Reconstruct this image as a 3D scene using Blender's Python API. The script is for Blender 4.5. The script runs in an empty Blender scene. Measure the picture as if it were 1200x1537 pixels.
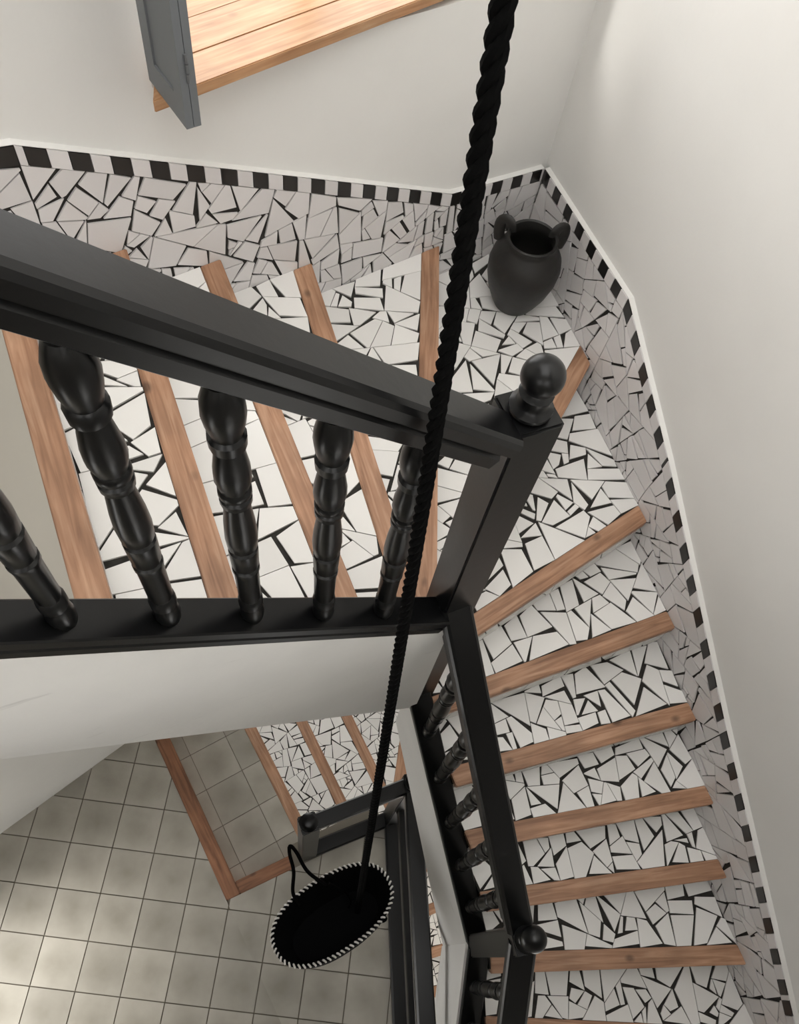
import bpy, bmesh, math, random
from mathutils import Vector, Matrix
random.seed(11)
C = bpy.context.scene.collection
SC = bpy.context.scene
# ------------------------------------------------------------------ camera
# world: lower floor z = 0, eye at (0, 0, 5.4); Z below means depth under the eye
CZ = 5.4
FPX = 1230.0
_n = Vector((455 - 600, 1440 - 768.5, FPX)).normalized()      # straight down, in image axes
_x = (Vector((1, 0, 0)) - _n[0] * _n).normalized()
_y = _n.cross(_x)
cam_d = bpy.data.cameras.new('camera')
cam = bpy.data.objects.new('camera', cam_d); C.objects.link(cam)
R3 = Matrix(((_x[0], -_x[1], -_x[2]), (-_y[0], _y[1], _y[2]), (-_n[0], _n[1], _n[2])))
cam.matrix_world = Matrix.Translation((0, 0, CZ)) @ R3.to_4x4()
cam_d.sensor_fit = 'HORIZONTAL'; cam_d.sensor_width = 36.0
cam_d.lens = 36.0 * FPX / 1200.0
cam_d.clip_start = 0.02
SC.camera = cam
SC.view_settings.view_transform = 'Standard'
SC.view_settings.look = 'None'
SC.view_settings.gamma = 1.0
SC.view_settings.use_curve_mapping = False
SC.view_settings.exposure = 0.08
# ------------------------------------------------------------------ overcast sky
W = bpy.data.worlds.new('overcast_sky'); SC.world = W; W.use_nodes = True
bg = W.node_tree.nodes['Background']
bg.inputs['Color'].default_value = (1.0, 0.985, 0.96, 1)
bg.inputs['Strength'].default_value = 4.0
sun_d = bpy.data.lights.new('hazy_sun', 'SUN'); sun_d.energy = 6.5; sun_d.angle = math.radians(26); sun_d.color = (1, .975, .93)
sun = bpy.data.objects.new('hazy_sun', sun_d); C.objects.link(sun)
sun.rotation_euler = Vector((.75, .30, -.60)).to_track_quat('-Z', 'Y').to_euler()

# ------------------------------------------------------------------ materials
def mat(name, base, rough=0.5, spec=0.5, var=None, noise=None, bump=None, rnd=0.0, coat=0.0):
    m = bpy.data.materials.new(name); m.use_nodes = True
    nt = m.node_tree; b = nt.nodes['Principled BSDF']
    b.inputs['Base Color'].default_value = (*base, 1)
    b.inputs['Roughness'].default_value = rough
    b.inputs['Specular IOR Level'].default_value = spec
    if coat: b.inputs['Coat Weight'].default_value = coat; b.inputs['Coat Roughness'].default_value = 0.15
    tc = nt.nodes.new('ShaderNodeTexCoord')
    src = None
    if var:
        nz = nt.nodes.new('ShaderNodeTexNoise'); nz.inputs['Scale'].default_value = noise or 5
        nz.inputs['Detail'].default_value = 6
        nt.links.new(tc.outputs['Object'], nz.inputs['Vector'])
        rp = nt.nodes.new('ShaderNodeValToRGB')
        rp.color_ramp.elements[0].position = .35; rp.color_ramp.elements[1].position = .68
        rp.color_ramp.elements[0].color = (*var, 1); rp.color_ramp.elements[1].color = (*base, 1)
        nt.links.new(nz.outputs['Fac'], rp.inputs['Fac']); src = rp.outputs['Color']
    if rnd:
        oi = nt.nodes.new('ShaderNodeObjectInfo')
        mr = nt.nodes.new('ShaderNodeMapRange')
        mr.inputs['To Min'].default_value = 1 - rnd; mr.inputs['To Max'].default_value = 1
        nt.links.new(oi.outputs['Random'], mr.inputs['Value'])
        mx = nt.nodes.new('ShaderNodeMix'); mx.data_type = 'RGBA'; mx.blend_type = 'MULTIPLY'
        mx.inputs['Factor'].default_value = 1
        if src: nt.links.new(src, mx.inputs['A'])
        else: mx.inputs['A'].default_value = (*base, 1)
        nt.links.new(mr.outputs['Result'], mx.inputs['B']); src = mx.outputs['Result']
    if src: nt.links.new(src, b.inputs['Base Color'])
    if bump:
        n2 = nt.nodes.new('ShaderNodeTexNoise'); n2.inputs['Scale'].default_value = bump[0]
        n2.inputs['Detail'].default_value = 4
        nt.links.new(tc.outputs['Object'], n2.inputs['Vector'])
        bp = nt.nodes.new('ShaderNodeBump'); bp.inputs['Strength'].default_value = bump[1]
        bp.inputs['Distance'].default_value = bump[2]
        nt.links.new(n2.outputs['Fac'], bp.inputs['Height']); nt.links.new(bp.outputs['Normal'], b.inputs['Normal'])
    return m

def wood(name, c1, c2, c3, rough=0.55, knots=True):
    """grain runs along the object's local X"""
    m = bpy.data.materials.new(name); m.use_nodes = True
    nt = m.node_tree; b = nt.nodes['Principled BSDF']; L = nt.links
    tc = nt.nodes.new('ShaderNodeTexCoord'); oi = nt.nodes.new('ShaderNodeObjectInfo')
    ad = nt.nodes.new('ShaderNodeVectorMath'); ad.operation = 'ADD'
    sc = nt.nodes.new('ShaderNodeVectorMath'); sc.operation = 'SCALE'; sc.inputs['Scale'].default_value = 37.0
    cx = nt.nodes.new('ShaderNodeCombineXYZ')
    for i in range(3): L.new(oi.outputs['Random'], cx.inputs[i])
    L.new(cx.outputs[0], sc.inputs[0])
    L.new(tc.outputs['Object'], ad.inputs[0]); L.new(sc.outputs[0], ad.inputs[1])
    mp = nt.nodes.new('ShaderNodeMapping'); mp.inputs['Scale'].default_value = (2.2, 34, 34)
    L.new(ad.outputs[0], mp.inputs['Vector'])
    n1 = nt.nodes.new('ShaderNodeTexNoise'); n1.inputs['Scale'].default_value = 1.6; n1.inputs['Detail'].default_value = 8
    n1.inputs['Distortion'].default_value = 0.8
    L.new(mp.outputs[0], n1.inputs['Vector'])
    rp = nt.nodes.new('ShaderNodeValToRGB'); e = rp.color_ramp.elements
    e[0].position = .28; e[0].color = (*c1, 1); e[1].position = .72; e[1].color = (*c3, 1)
    k = e.new(.5); k.color = (*c2, 1)
    L.new(n1.outputs['Fac'], rp.inputs['Fac'])
    out = rp.outputs['Color']
    n3 = nt.nodes.new('ShaderNodeTexNoise'); n3.inputs['Scale'].default_value = 5; n3.inputs['Detail'].default_value = 3
    L.new(ad.outputs[0], n3.inputs['Vector'])
    r3 = nt.nodes.new('ShaderNodeMapRange'); r3.inputs['From Min'].default_value = .3; r3.inputs['From Max'].default_value = .7
    r3.inputs['To Min'].default_value = .78; r3.inputs['To Max'].default_value = 1.12
    L.new(n3.outputs['Fac'], r3.inputs['Value'])
    m1 = nt.nodes.new('ShaderNodeMix'); m1.data_type = 'RGBA'; m1.blend_type = 'MULTIPLY'; m1.inputs['Factor'].default_value = 1
    L.new(out, m1.inputs['A']); L.new(r3.outputs[0], m1.inputs['B']); out = m1.outputs['Result']
    if knots:
        vp = nt.nodes.new('ShaderNodeTexVoronoi'); vp.inputs['Scale'].default_value = 5.5
        m2 = nt.nodes.new('ShaderNodeMapping'); m2.inputs['Scale'].default_value = (.8, 1.2, 1.2)
        L.new(ad.outputs[0], m2.inputs['Vector']); L.new(m2.outputs[0], vp.inputs['Vector'])
        r4 = nt.nodes.new('ShaderNodeMapRange'); r4.inputs['From Min'].default_value = .05; r4.inputs['From Max'].default_value = .12
        r4.inputs['To Min'].default_value = .45; r4.inputs['To Max'].default_value = 1
        L.new(vp.outputs['Distance'], r4.inputs['Value'])
        m3 = nt.nodes.new('ShaderNodeMix'); m3.data_type = 'RGBA'; m3.blend_type = 'MULTIPLY'; m3.inputs['Factor'].default_value = 1
        L.new(out, m3.inputs['A']); L.new(r4.outputs[0], m3.inputs['B']); out = m3.outputs['Result']
    L.new(out, b.inputs['Base Color'])
    b.inputs['Roughness'].default_value = rough
    bp = nt.nodes.new('ShaderNodeBump'); bp.inputs['Strength'].default_value = .25; bp.inputs['Distance'].default_value = .002
    L.new(n1.outputs['Fac'], bp.inputs['Height']); L.new(bp.outputs['Normal'], b.inputs['Normal'])
    return m

def tile_mat(name, edge, centre):
    """cement tile with a cloudy darker middle, in the tile's own coordinates"""
    m = bpy.data.materials.new(name); m.use_nodes = True
    nt = m.node_tree; b = nt.nodes['Principled BSDF']; L = nt.links
    tc = nt.nodes.new('ShaderNodeTexCoord'); oi = nt.nodes.new('ShaderNodeObjectInfo')
    ln = nt.nodes.new('ShaderNodeVectorMath'); ln.operation = 'LENGTH'
    L.new(tc.outputs['Object'], ln.inputs[0])
    cx = nt.nodes.new('ShaderNodeCombineXYZ')
    sc = nt.nodes.new('ShaderNodeVectorMath'); sc.operation = 'SCALE'; sc.inputs['Scale'].default_value = 51.0
    for i in range(3): L.new(oi.outputs['Random'], cx.inputs[i])
    L.new(cx.outputs[0], sc.inputs[0])
    ad = nt.nodes.new('ShaderNodeVectorMath'); ad.operation = 'ADD'
    L.new(tc.outputs['Object'], ad.inputs[0]); L.new(sc.outputs[0], ad.inputs[1])
    nz = nt.nodes.new('ShaderNodeTexNoise'); nz.inputs['Scale'].default_value = 9; nz.inputs['Detail'].default_value = 6
    L.new(ad.outputs[0], nz.inputs['Vector'])
    mu = nt.nodes.new('ShaderNodeMath'); mu.operation = 'MULTIPLY_ADD'; mu.inputs[1].default_value = .22
    L.new(nz.outputs['Fac'], mu.inputs[0]); L.new(ln.outputs['Value'], mu.inputs[2])
    mr = nt.nodes.new('ShaderNodeMapRange'); mr.inputs['From Min'].default_value = .09; mr.inputs['From Max'].default_value = .26
    L.new(mu.outputs[0], mr.inputs['Value'])
    rp = nt.nodes.new('ShaderNodeValToRGB'); e = rp.color_ramp.elements
    e[0].color = (*centre, 1); e[1].color = (*edge, 1)
    L.new(mr.outputs[0], rp.inputs['Fac'])
    m2 = nt.nodes.new('ShaderNodeMapRange'); m2.inputs['To Min'].default_value = .86; m2.inputs['To Max'].default_value = 1.08
    L.new(oi.outputs['Random'], m2.inputs['Value'])
    mx = nt.nodes.new('ShaderNodeMix'); mx.data_type = 'RGBA'; mx.blend_type = 'MULTIPLY'; mx.inputs['Factor'].default_value = 1
    L.new(rp.outputs[0], mx.inputs['A']); L.new(m2.outputs[0], mx.inputs['B'])
    L.new(mx.outputs['Result'], b.inputs['Base Color'])
    b.inputs['Roughness'].default_value = .42
    return m

M = dict(
    plaster=mat('white_plaster', (.80, .79, .765), .75, .3, var=(.755, .745, .72), noise=1.6, bump=(7, .25, .01)),
    fascia=mat('scuffed_white_plaster', (.80, .79, .765), .7, .3, var=(.73, .72, .70), noise=2.2, bump=(9, .3, .01)),
    shard=mat('white_ceramic', (.83, .815, .79), .22, .5, rnd=.10),
    shard2=mat('pale_grey_ceramic', (.76, .735, .73), .25, .5, rnd=.12),
    grout=mat('black_grout', (.022, .020, .018), .85, .2, var=(.04, .037, .033), noise=40),
    btile=mat('black_ceramic', (.012, .011, .010), .3, .5),
    black=mat('black_gloss_paint', (.0034, .0035, .0038), .31, .31, bump=(45, .10, .002)),
    wood=wood('worn_pine', (.24, .120, .066), (.39, .210, .122), (.52, .315, .200)),
    beam=wood('red_pine', (.15, .065, .032), (.26, .115, .058), (.34, .165, .085)),
    sill=wood('varnished_pine', (.36, .17, .075), (.50, .275, .14), (.58, .365, .21), rough=.4),
    tile=tile_mat('grey_cement_tile', (.40, .375, .325), (.28, .26, .215)),
    tgrout=mat('grey_grout', (.19, .17, .14), .9, .1),
    shutter=mat('grey_painted_wood', (.155, .165, .175), .5, .4, bump=(40, .1, .002)),
    hinge=mat('painted_iron', (.12, .125, .13), .4, .5),
    clay=mat('charcoal_clay', (.012, .0115, .011), .46, .36, var=(.024, .0225, .021), noise=9, bump=(18, .35, .006)),
    rope=mat('black_cotton_rope', (.0022, .0022, .0022), .9, .06, bump=(220, .4, .003)),
    basket=mat('black_felt', (.004, .004, .0045), .95, .1),
    stitch=mat('white_cord', (.75, .73, .70), .7, .3),
    bed=mat('pale_mortar', (.50, .47, .40), .8, .2),
)

def scuff(m, col, scale, lo, hi):
    nt = m.node_tree; L = nt.links; b = nt.nodes['Principled BSDF']
    src = b.inputs['Base Color'].links[0].from_socket
    tc = nt.nodes.new('ShaderNodeTexCoord'); mp = nt.nodes.new('ShaderNodeMapping'); mp.inputs['Scale'].default_value = scale
    mp.inputs['Rotation'].default_value = (0, math.radians(35), 0)
    nz = nt.nodes.new('ShaderNodeTexNoise'); nz.inputs['Scale'].default_value = 1; nz.inputs['Detail'].default_value = 7
    L.new(tc.outputs['Object'], mp.inputs['Vector']); L.new(mp.outputs[0], nz.inputs['Vector'])
    mr = nt.nodes.new('ShaderNodeMapRange'); mr.inputs['From Min'].default_value = lo; mr.inputs['From Max'].default_value = hi
    L.new(nz.outputs['Fac'], mr.inputs['Value'])
    mx = nt.nodes.new('ShaderNodeMix'); mx.data_type = 'RGBA'; mx.inputs['B'].default_value = (*col, 1)
    L.new(mr.outputs[0], mx.inputs['Factor']); L.new(src, mx.inputs['A']); L.new(mx.outputs['Result'], b.inputs['Base Color'])
scuff(M['fascia'], (.50, .49, .47), (2.5, 2.5, 14), .66, .74)

# ------------------------------------------------------------------ helpers
def V2(a): return Vector((a[0], a[1]))
def link(name, me, m, parent=None, mw=None):
    o = bpy.data.objects.new(name, me); C.objects.link(o)
    if m is not None and not me.materials: me.materials.append(m)
    if mw is not None: o.matrix_world = mw
    if parent is not None:
        o.parent = parent; o.matrix_parent_inverse = PW(parent).inverted()
    return o
def thing(name, label, cat, loc=(0, 0, 0), group=None):
    o = bpy.data.objects.new(name, None); C.objects.link(o); o.location = loc
    o.empty_display_size = .1
    o['label'] = label; o['category'] = cat
    if group: o['group'] = group
    return o
def tag(o, label, cat, group=None):
    o['label'] = label; o['category'] = cat
    if group: o['group'] = group
    return o
def struct(o, label=None, cat=None):
    o['kind'] = 'structure'
    if label: o['label'] = label
    if cat: o['category'] = cat
    return o
def bm_obj(name, bm, m, parent=None, mw=None, smooth=False):
    me = bpy.data.meshes.new(name)
    bmesh.ops.recalc_face_normals(bm, faces=bm.faces[:])
    bm.to_mesh(me); bm.free()
    if smooth:
        for p in me.polygons: p.use_smooth = True
        me.set_sharp_from_angle(angle=math.radians(38))
    return link(name, me, m, parent, mw)
def PW(o):
    m = o.matrix_basis.copy()
    if o.parent: m = PW(o.parent) @ o.matrix_parent_inverse @ m
    return m

def prism(bm, poly, z0, z1):
    """vertical prism over a plan polygon; z0 / z1 numbers or functions of (x, y)"""
    f0 = z0 if callable(z0) else (lambda x, y: z0)
    f1 = z1 if callable(z1) else (lambda x, y: z1)
    a = [bm.verts.new((p[0], p[1], f0(p[0], p[1]))) for p in poly]
    b = [bm.verts.new((p[0], p[1], f1(p[0], p[1]))) for p in poly]
    bm.faces.new(a[::-1]); bm.faces.new(b)
    n = len(poly)
    for i in range(n): bm.faces.new((a[i], a[(i + 1) % n], b[(i + 1) % n], b[i]))
def box(bm, x0, x1, y0, y1, z0, z1): prism(bm, [(x0, y0), (x1, y0), (x1, y1), (x0, y1)], z0, z1)

def sweep(bm, path, prof, up=Vector((0, 0, 1)), closed=False, caps=True, vert_ends=False):
    """sweep a closed 2-D profile (side, up) along a list of points"""
    rings = []; n = len(path)
    for i, p in enumerate(path):
        p = Vector(p)
        if closed: t = Vector(path[(i + 1) % n]) - Vector(path[i - 1])
        else: t = Vector(path[min(i + 1, n - 1)]) - Vector(path[max(i - 1, 0)])
        t.normalize()
        s = t.cross(up)
        if s.length < 1e-5: s = Vector((1, 0, 0))
        s.normalize(); u = up if vert_ends else s.cross(t).normalized()
        rings.append([bm.verts.new(p + s * a + u * b) for a, b in prof])
    k = len(prof)
    for i in range(n if closed else n - 1):
        r0 = rings[i]; r1 = rings[(i + 1) % n]
        for j in range(k): bm.faces.new((r0[j], r0[(j + 1) % k], r1[(j + 1) % k], r1[j]))
    if caps and not closed: bm.faces.new(rings[0][::-1]); bm.faces.new(rings[-1])
def circ(r, k=8): return [(r * math.cos(2 * math.pi * i / k), r * math.sin(2 * math.pi * i / k)) for i in range(k)]
def lathe(bm, prof, seg=20, cx=0, cy=0):
    rings = []
    for z, r in prof:
        rings.append([bm.verts.new((cx + r * math.cos(2 * math.pi * i / seg), cy + r * math.sin(2 * math.pi * i / seg), z)) for i in range(seg)])
    for a, b in zip(rings, rings[1:]):
        for i in range(seg): bm.faces.new((a[i], a[(i + 1) % seg], b[(i + 1) % seg], b[i]))
    bm.faces.new(rings[0][::-1]); bm.faces.new(rings[-1])

def at(px, py, Z):
    r = Vector((px - 600, py - 768.5, FPX)); q = Vector((r.dot(_x), -r.dot(_y))) / r.dot(_n)
    return Vector((q.x * Z, q.y * Z, CZ - Z))
# --- plan geometry
def cross2(a, b): return a[0] * b[1] - a[1] * b[0]
def isect(p, d, q, e):
    p, d, q, e = map(V2, (p, d, q, e)); t = cross2(q - p, e) / cross2(d, e); return p + d * t
def clip(poly, p, nrm):
    """part of poly with (x - p).nrm >= 0"""
    out = []; n = len(poly)
    for i in range(n):
        a = poly[i]; b = poly[(i + 1) % n]
        da = (a[0] - p[0]) * nrm[0] + (a[1] - p[1]) * nrm[1]; db = (b[0] - p[0]) * nrm[0] + (b[1] - p[1]) * nrm[1]
        if da >= 0: out.append(a)
        if (da > 0 > db) or (da < 0 < db):
            t = da / (da - db); out.append((a[0] + (b[0] - a[0]) * t, a[1] + (b[1] - a[1]) * t))
    return out
def area(p): return .5 * sum(p[i][0] * p[(i + 1) % len(p)][1] - p[(i + 1) % len(p)][0] * p[i][1] for i in range(len(p)))
def cen(p): return (sum(q[0] for q in p) / len(p), sum(q[1] for q in p) / len(p))

def sharp(P):
    m = 9
    for i in range(len(P)):
        u = V2(P[i - 1]) - V2(P[i]); w = V2(P[(i + 1) % len(P)]) - V2(P[i])
        if u.length > 1e-6 and w.length > 1e-6: m = min(m, u.angle(w))
    return m * .03
def shatter(poly, amin, amax, out, rng):
    if len(poly) < 3: return
    a = abs(area(poly))
    c = cen(poly)
    # principal direction
    sxx = sum((q[0] - c[0]) ** 2 for q in poly); syy = sum((q[1] - c[1]) ** 2 for q in poly); sxy = sum((q[0] - c[0]) * (q[1] - c[1]) for q in poly)
    th = .5 * math.atan2(2 * sxy, sxx - syy)
    ext = [(q[0] - c[0]) * math.cos(th) + (q[1] - c[1]) * math.sin(th) for q in poly]
    long_ = max(ext) - min(ext)
    target = rng.uniform(amin, amax) if rng.random() > .16 else amin * .35
    if a < target and long_ < 2.3 * math.sqrt(target): out.append(poly); return
    if a < amin * .12: out.append(poly); return
    big = a > amax * 3; best = None
    for _ in range(2):                                          # keep the split that leaves the chunkier pieces
        ang = th + rng.gauss(0, .50)
        nr = (math.cos(ang), math.sin(ang)); off = rng.uniform(-.20, .20) * long_
        q = (c[0] + math.cos(th) * off, c[1] + math.sin(th) * off)
        A, B = clip(poly, q, nr), clip(poly, q, (-nr[0], -nr[1]))
        if len(A) < 3 or len(B) < 3: continue
        def chunk(P): return abs(area(P)) / sum((V2(P[i]) - V2(P[i - 1])).length for i in range(len(P))) ** 2 if not big else sharp(P)
        v = min(chunk(A), chunk(B)) + rng.uniform(0, .016)
        if best is None or v > best[0]: best = (v, q, nr)
    if best is None: out.append(poly); return
    _, p, nrm = best
    shatter(clip(poly, p, nrm), amin, amax, out, rng)
    shatter(clip(poly, p, (-nrm[0], -nrm[1])), amin, amax, out, rng)
def wedge(poly, rng, thin=.0013, wide=.014, pw=.42, s=1.0):
    """shrink a piece with joints that open to one side, as hand-set shards do"""
    if area(poly) < 0: poly = poly[::-1]
    q = list(poly); n = len(poly)
    for i in range(n):
        a = V2(poly[i]); b = V2(poly[(i + 1) % n]); d = b - a
        if d.length < 1e-4: continue
        nr = Vector((-d.y, d.x)).normalized()
        lim = min(1, d.length / .07)
        d0 = thin * rng.uniform(.5, 1.6); d1 = thin * rng.uniform(.5, 1.6)
        if rng.random() < pw:
            w = wide * rng.uniform(.35, 1) * lim
            if rng.random() < .5: d0 += w
            else: d1 += w
        a2 = a + nr * d0 * s; b2 = b + nr * d1 * s; e = b2 - a2
        q = clip(q, a2, (-e.y, e.x))
        if len(q) < 3: return None
    # drop needle pieces and tiny edges
    r = [q[i] for i in range(len(q)) if (V2(q[i]) - V2(q[i - 1])).length > .002]
    if len(r) < 3 or abs(area(r)) < 8e-5: return None
    return r
def shard_mesh(name, poly, th):
    """2-D polygon -> little slab, local origin at its middle, local z out of the surface; chipped edge bevel"""
    c = cen(poly); me = bpy.data.meshes.new(name); n = len(poly)
    v = [(p[0] - c[0], p[1] - c[1], 0) for p in poly] + [(p[0] - c[0], p[1] - c[1], th) for p in poly]
    f = [list(range(n, 2 * n))] + [[i, (i + 1) % n, n + (i + 1) % n, n + i] for i in range(n)]
    me.from_pydata(v, [], f); return me, c
def frame(origin, ex, ey):
    ex = Vector(ex).normalized(); ey = Vector(ey).normalized(); ez = ex.cross(ey)
    m = Matrix((ex, ey, ez)).transposed().to_4x4(); m.translation = Vector(origin); return m

# ------------------------------------------------------------------ plan of the stairwell
N_S = .65                                                   # slope of the north wall in plan
CORNER = Vector((.843, 2.901))
NW = Vector((-1, -N_S)).normalized(); NOUT = Vector((NW.y, -NW.x))           # along the wall to the west, and out of the room
ED = Vector((.338, -1)).normalized(); EOUT = Vector((-ED.y, ED.x))           # along the east wall to the south, and out
SK = .022                                                   # skirting thickness
def npt(s, out=0): return CORNER + NW * s + NOUT * out
def ept(s, out=0): return CORNER + ED * s + EOUT * out
def ns_x(x): return (CORNER.x - x) / -NW.x
def es_y(y): return (CORNER.y - y) / -ED.y

# ---------------- walls
def wall_panel(bm, fn, s0, s1, z0, z1, o0, o1):
    prism(bm, [fn(s0, o0), fn(s1, o0), fn(s1, o1), fn(s0, o1)], z0, z1)
TOPZ = 7.3
WS0, WS1, WZ0, WZ1 = ns_x(.60), ns_x(-.503), 3.96, 5.35       # window in the north wall
bm = bmesh.new()
wall_panel(bm, npt, -.4, WS0, -2.6, TOPZ, SK, .40)
wall_panel(bm, npt, WS1, 4.02, -2.6, TOPZ, SK, .40)
LS0, LS1 = ns_x(.40), ns_x(-.50)                             # stair window one storey below
wall_panel(bm, npt, WS0, LS0, -2.6, WZ0, SK, .40)
wall_panel(bm, npt, LS1, WS1, -2.6, WZ0, SK, .40)
wall_panel(bm, npt, LS0, LS1, -2.6, .15, SK, .40)
wall_panel(bm, npt, LS0, LS1, 1.55, WZ0, SK, .40)
wall_panel(bm, npt, WS0, WS1, WZ1, TOPZ, SK, .40)
struct(bm_obj('wall_north', bm, M['plaster']))
bm = bmesh.new(); wall_panel(bm, ept, -.4, 6.6, -2.6, TOPZ, SK, .35)
struct(bm_obj('wall_east', bm, M['plaster']))
bm = bmesh.new()                                             # west wall; unseen ground-floor opening, kept low to shape light on the floor
for y0, y1, z0, z1 in ((-3.4, -1.6, -.17, TOPZ), (-.05, .86, -.17, TOPZ), (-1.6, -.05, 1.20, TOPZ), (-1.6, -.05, -.17, -.01)):
    box(bm, -2.52, -2.37, y0, y1, z0, z1)
struct(bm_obj('wall_west', bm, M['plaster']))
bm = bmesh.new()                                             # south wall with windows on the upper storey
for x0, x1, z0, z1 in ((-2.52, -2.3, -2.6, TOPZ), (-1.0, .3, -2.6, TOPZ), (1.7, 3.4, -2.6, TOPZ), (-2.3, -1.0, -2.6, 4.8), (.3, 1.7, -2.6, 4.8), (-2.3, -1.0, 6.3, TOPZ), (.3, 1.7, 6.3, TOPZ)):
    box(bm, x0, x1, -3.4, -3.2, z0, z1)
struct(bm_obj('wall_south', bm, M['plaster']))
bm = bmesh.new()                                             # ceiling with a skylight over the well
for x0, x1, y0, y1 in ((-2.52, -1.1, -3.4, 3.4), (1.1, 3.4, -3.4, 3.4), (-1.1, 1.1, -3.4, -1.3), (-1.1, 1.1, 2.0, 3.4)):
    box(bm, x0, x1, y0, y1, TOPZ, TOPZ + .2)
struct(bm_obj('ceiling', bm, M['plaster']))
bm = bmesh.new(); box(bm, -1.15, 1.15, 1.12, 1.24, TOPZ + .02, TOPZ + .16)
struct(bm_obj('trim_1', bm, M['plaster']))                   # beam across the skylight that carries the rope

# ------------------------------------------------------------------ ground floor
# notch of the stair opening in the floor
BW = Vector((-.464, .302)); BD = Vector((-.507, .862))       # outer corner of the timber edging; along its long side
RD = Vector((.905, .425))                                    # along its short side
BWn = Vector((BD.y, -BD.x))                                  # towards the opening
RDn = Vector((-RD.y, RD.x))
LWA = Vector((-1.826, .652)); LWD = (Vector((-1.197, 1.189)) - LWA).normalized()     # foot of the low north-west wall
LWn = Vector((-LWD.y, LWD.x))
EBA = Vector((.455, .70)); EBD = Vector((.075, -1.02)).normalized()                 # west foot of the lower landing rail
EBn = Vector((-EBD.y, EBD.x))
def floor_parts(poly):
    p = clip(poly, LWA, -LWn)
    west = clip(p, BW, -BWn) if len(p) > 2 else []
    r = clip(p, BW, BWn) if len(p) > 2 else []
    r = clip(r, BW, -RDn) if len(r) > 2 else []
    r = clip(r, EBA + EBn * .11, -EBn) if len(r) > 2 else []
    return [q for q in (west, r) if len(q) > 2 and abs(area(q)) > 1e-3]
bm = bmesh.new()
for q in floor_parts([(-2.37, -3.2), (2.6, -3.2), (2.6, 3.2), (-2.37, 3.2)]): prism(bm, q, -.17, -.006)
k0_ = BW + RD * .43; k1_ = BW + RD * 1.02
prism(bm, [k0_, k1_, k1_ + RDn * .13, k0_ + RDn * .13], -.17, -.002)
floor = struct(bm_obj('floor', bm, M['tgrout']))
tc_, ts_ = .24698 / .24843, -.02681 / .24843
TS = .2484; GO = Vector((-1.6585, .6378)); TU = Vector((tc_, ts_)); TV = Vector((ts_, -tc_))
for i in range(-3, 10):
    for j in range(-4, 9):
        o = GO + TU * TS * i + TV * TS * j; g = .0030
        quad = [tuple(o + TU * a * TS + TV * b * TS) for a, b in ((g / TS, g / TS), (1 - g / TS, g / TS), (1 - g / TS, 1 - g / TS), (g / TS, 1 - g / TS))]
        c0 = o + (TU + TV) * TS * .5
        for q in floor_parts(quad):
            if area(q) < 0: q = q[::-1]
            loc = [((Vector(p) - c0).dot(TU), (Vector(p) - c0).dot(-TV)) for p in q]
            n = len(loc); me = bpy.data.meshes.new('floor_tile')
            dz = random.uniform(-.0006, .0006)
            me.from_pydata([(x, y, -.006) for x, y in loc] + [(x, y, dz) for x, y in loc], [], [list(range(n, 2 * n))] + [[k, (k + 1) % n, n + (k + 1) % n, n + k] for k in range(n)])
            mw = frame((c0.x, c0.y, 0), (TU.x, TU.y, 0), (-TV.x, -TV.y, 0))
            link('floor_tile', me, M['tile'], floor, mw)
# low wall on the ground floor
bm = bmesh.new()
a_ = LWA - LWD * .70; b_ = LWA + LWD * 2.75
m_ = LWA + LWD * .98
prism(bm, [a_, m_, m_ + LWn * .12, a_ + LWn * .12], -2.6, 3.30)
struct(bm_obj('wall_northwest', bm, M['plaster']))

# ------------------------------------------------------------------ upper floor (off to the west and south, where the viewer stands)
UZ = CZ - 1.55
S1A, S1B = Vector((-.46, .70)), Vector((-.78, 1.44))
SD = (S1B - S1A).normalized(); SN = Vector((-SD.y, SD.x))     # west-ish
S0A = S1A + SN * .30
bm = bmesh.new()
e0 = isect(S0A, SD, (0, .70), (1, .404)); e1 = isect(S0A, SD, CORNER, NW)
prism(bm, [(-2.37, -3.2), (-.86, -3.2), (-.86, e0.y - .02), tuple(e0), tuple(e1), tuple(npt(3.83))], UZ - .22, UZ)
prism(bm, [(-.86, -3.2), (2.6, -3.2), (2.0, -.42), (-.86, -.42)], UZ - .22, UZ)
struct(bm_obj('floor_upper', bm, M['tgrout']))

# ------------------------------------------------------------------ upper staircase
CUR_A, CUR_S = .72, .404                                     # centre line of the north curb: y = A + S x
def curbZ(x): return 2.075 + (x - .292) * .853
def railZ(x): return 1.195 + (x - .32) * .975
POST = Vector((.372, .905)); POST2 = Vector((.708, .055))
EA, EB = Vector((.372, .88)), Vector((.702, .08)); ED2 = (EB - EA).normalized(); EDn = Vector((-ED2.y, ED2.x))   # to the east
HZ = .18
stair = thing('staircase', 'white broken-tile mosaic staircase with worn wooden nosings turning round the corner below the window', 'staircase', (.9, 1.2, CZ - 3.71))
lines = {0: (S0A, S0A + SD), 1: (S1A, S1B), 2: ((-.218, .833), (-.668, 1.97)), 3: ((.096, .886), (-.40, 2.10)), 4: ((.213, 1.25), (-.09, 2.265)),
         5: ((.377, 1.05), (.42, 2.58)), 6: ((.50, .96), (1.08, 2.20)), 7: ((.582, 1.054), (1.29, 1.55)), 8: ((.655, .87), (1.42, 1.17)),
         9: ((.742, .628), (1.52, .846)), 10: ((.82, .405), (1.63, .556)), 11: ((.91, .19), (1.71, .293)), 12: ((.94, -.045), (1.83, -.019)),
         13: ((.80, -.28), (1.93, -.33)), 14: ((.76, -.52), (2.03, -.64))}
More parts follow.
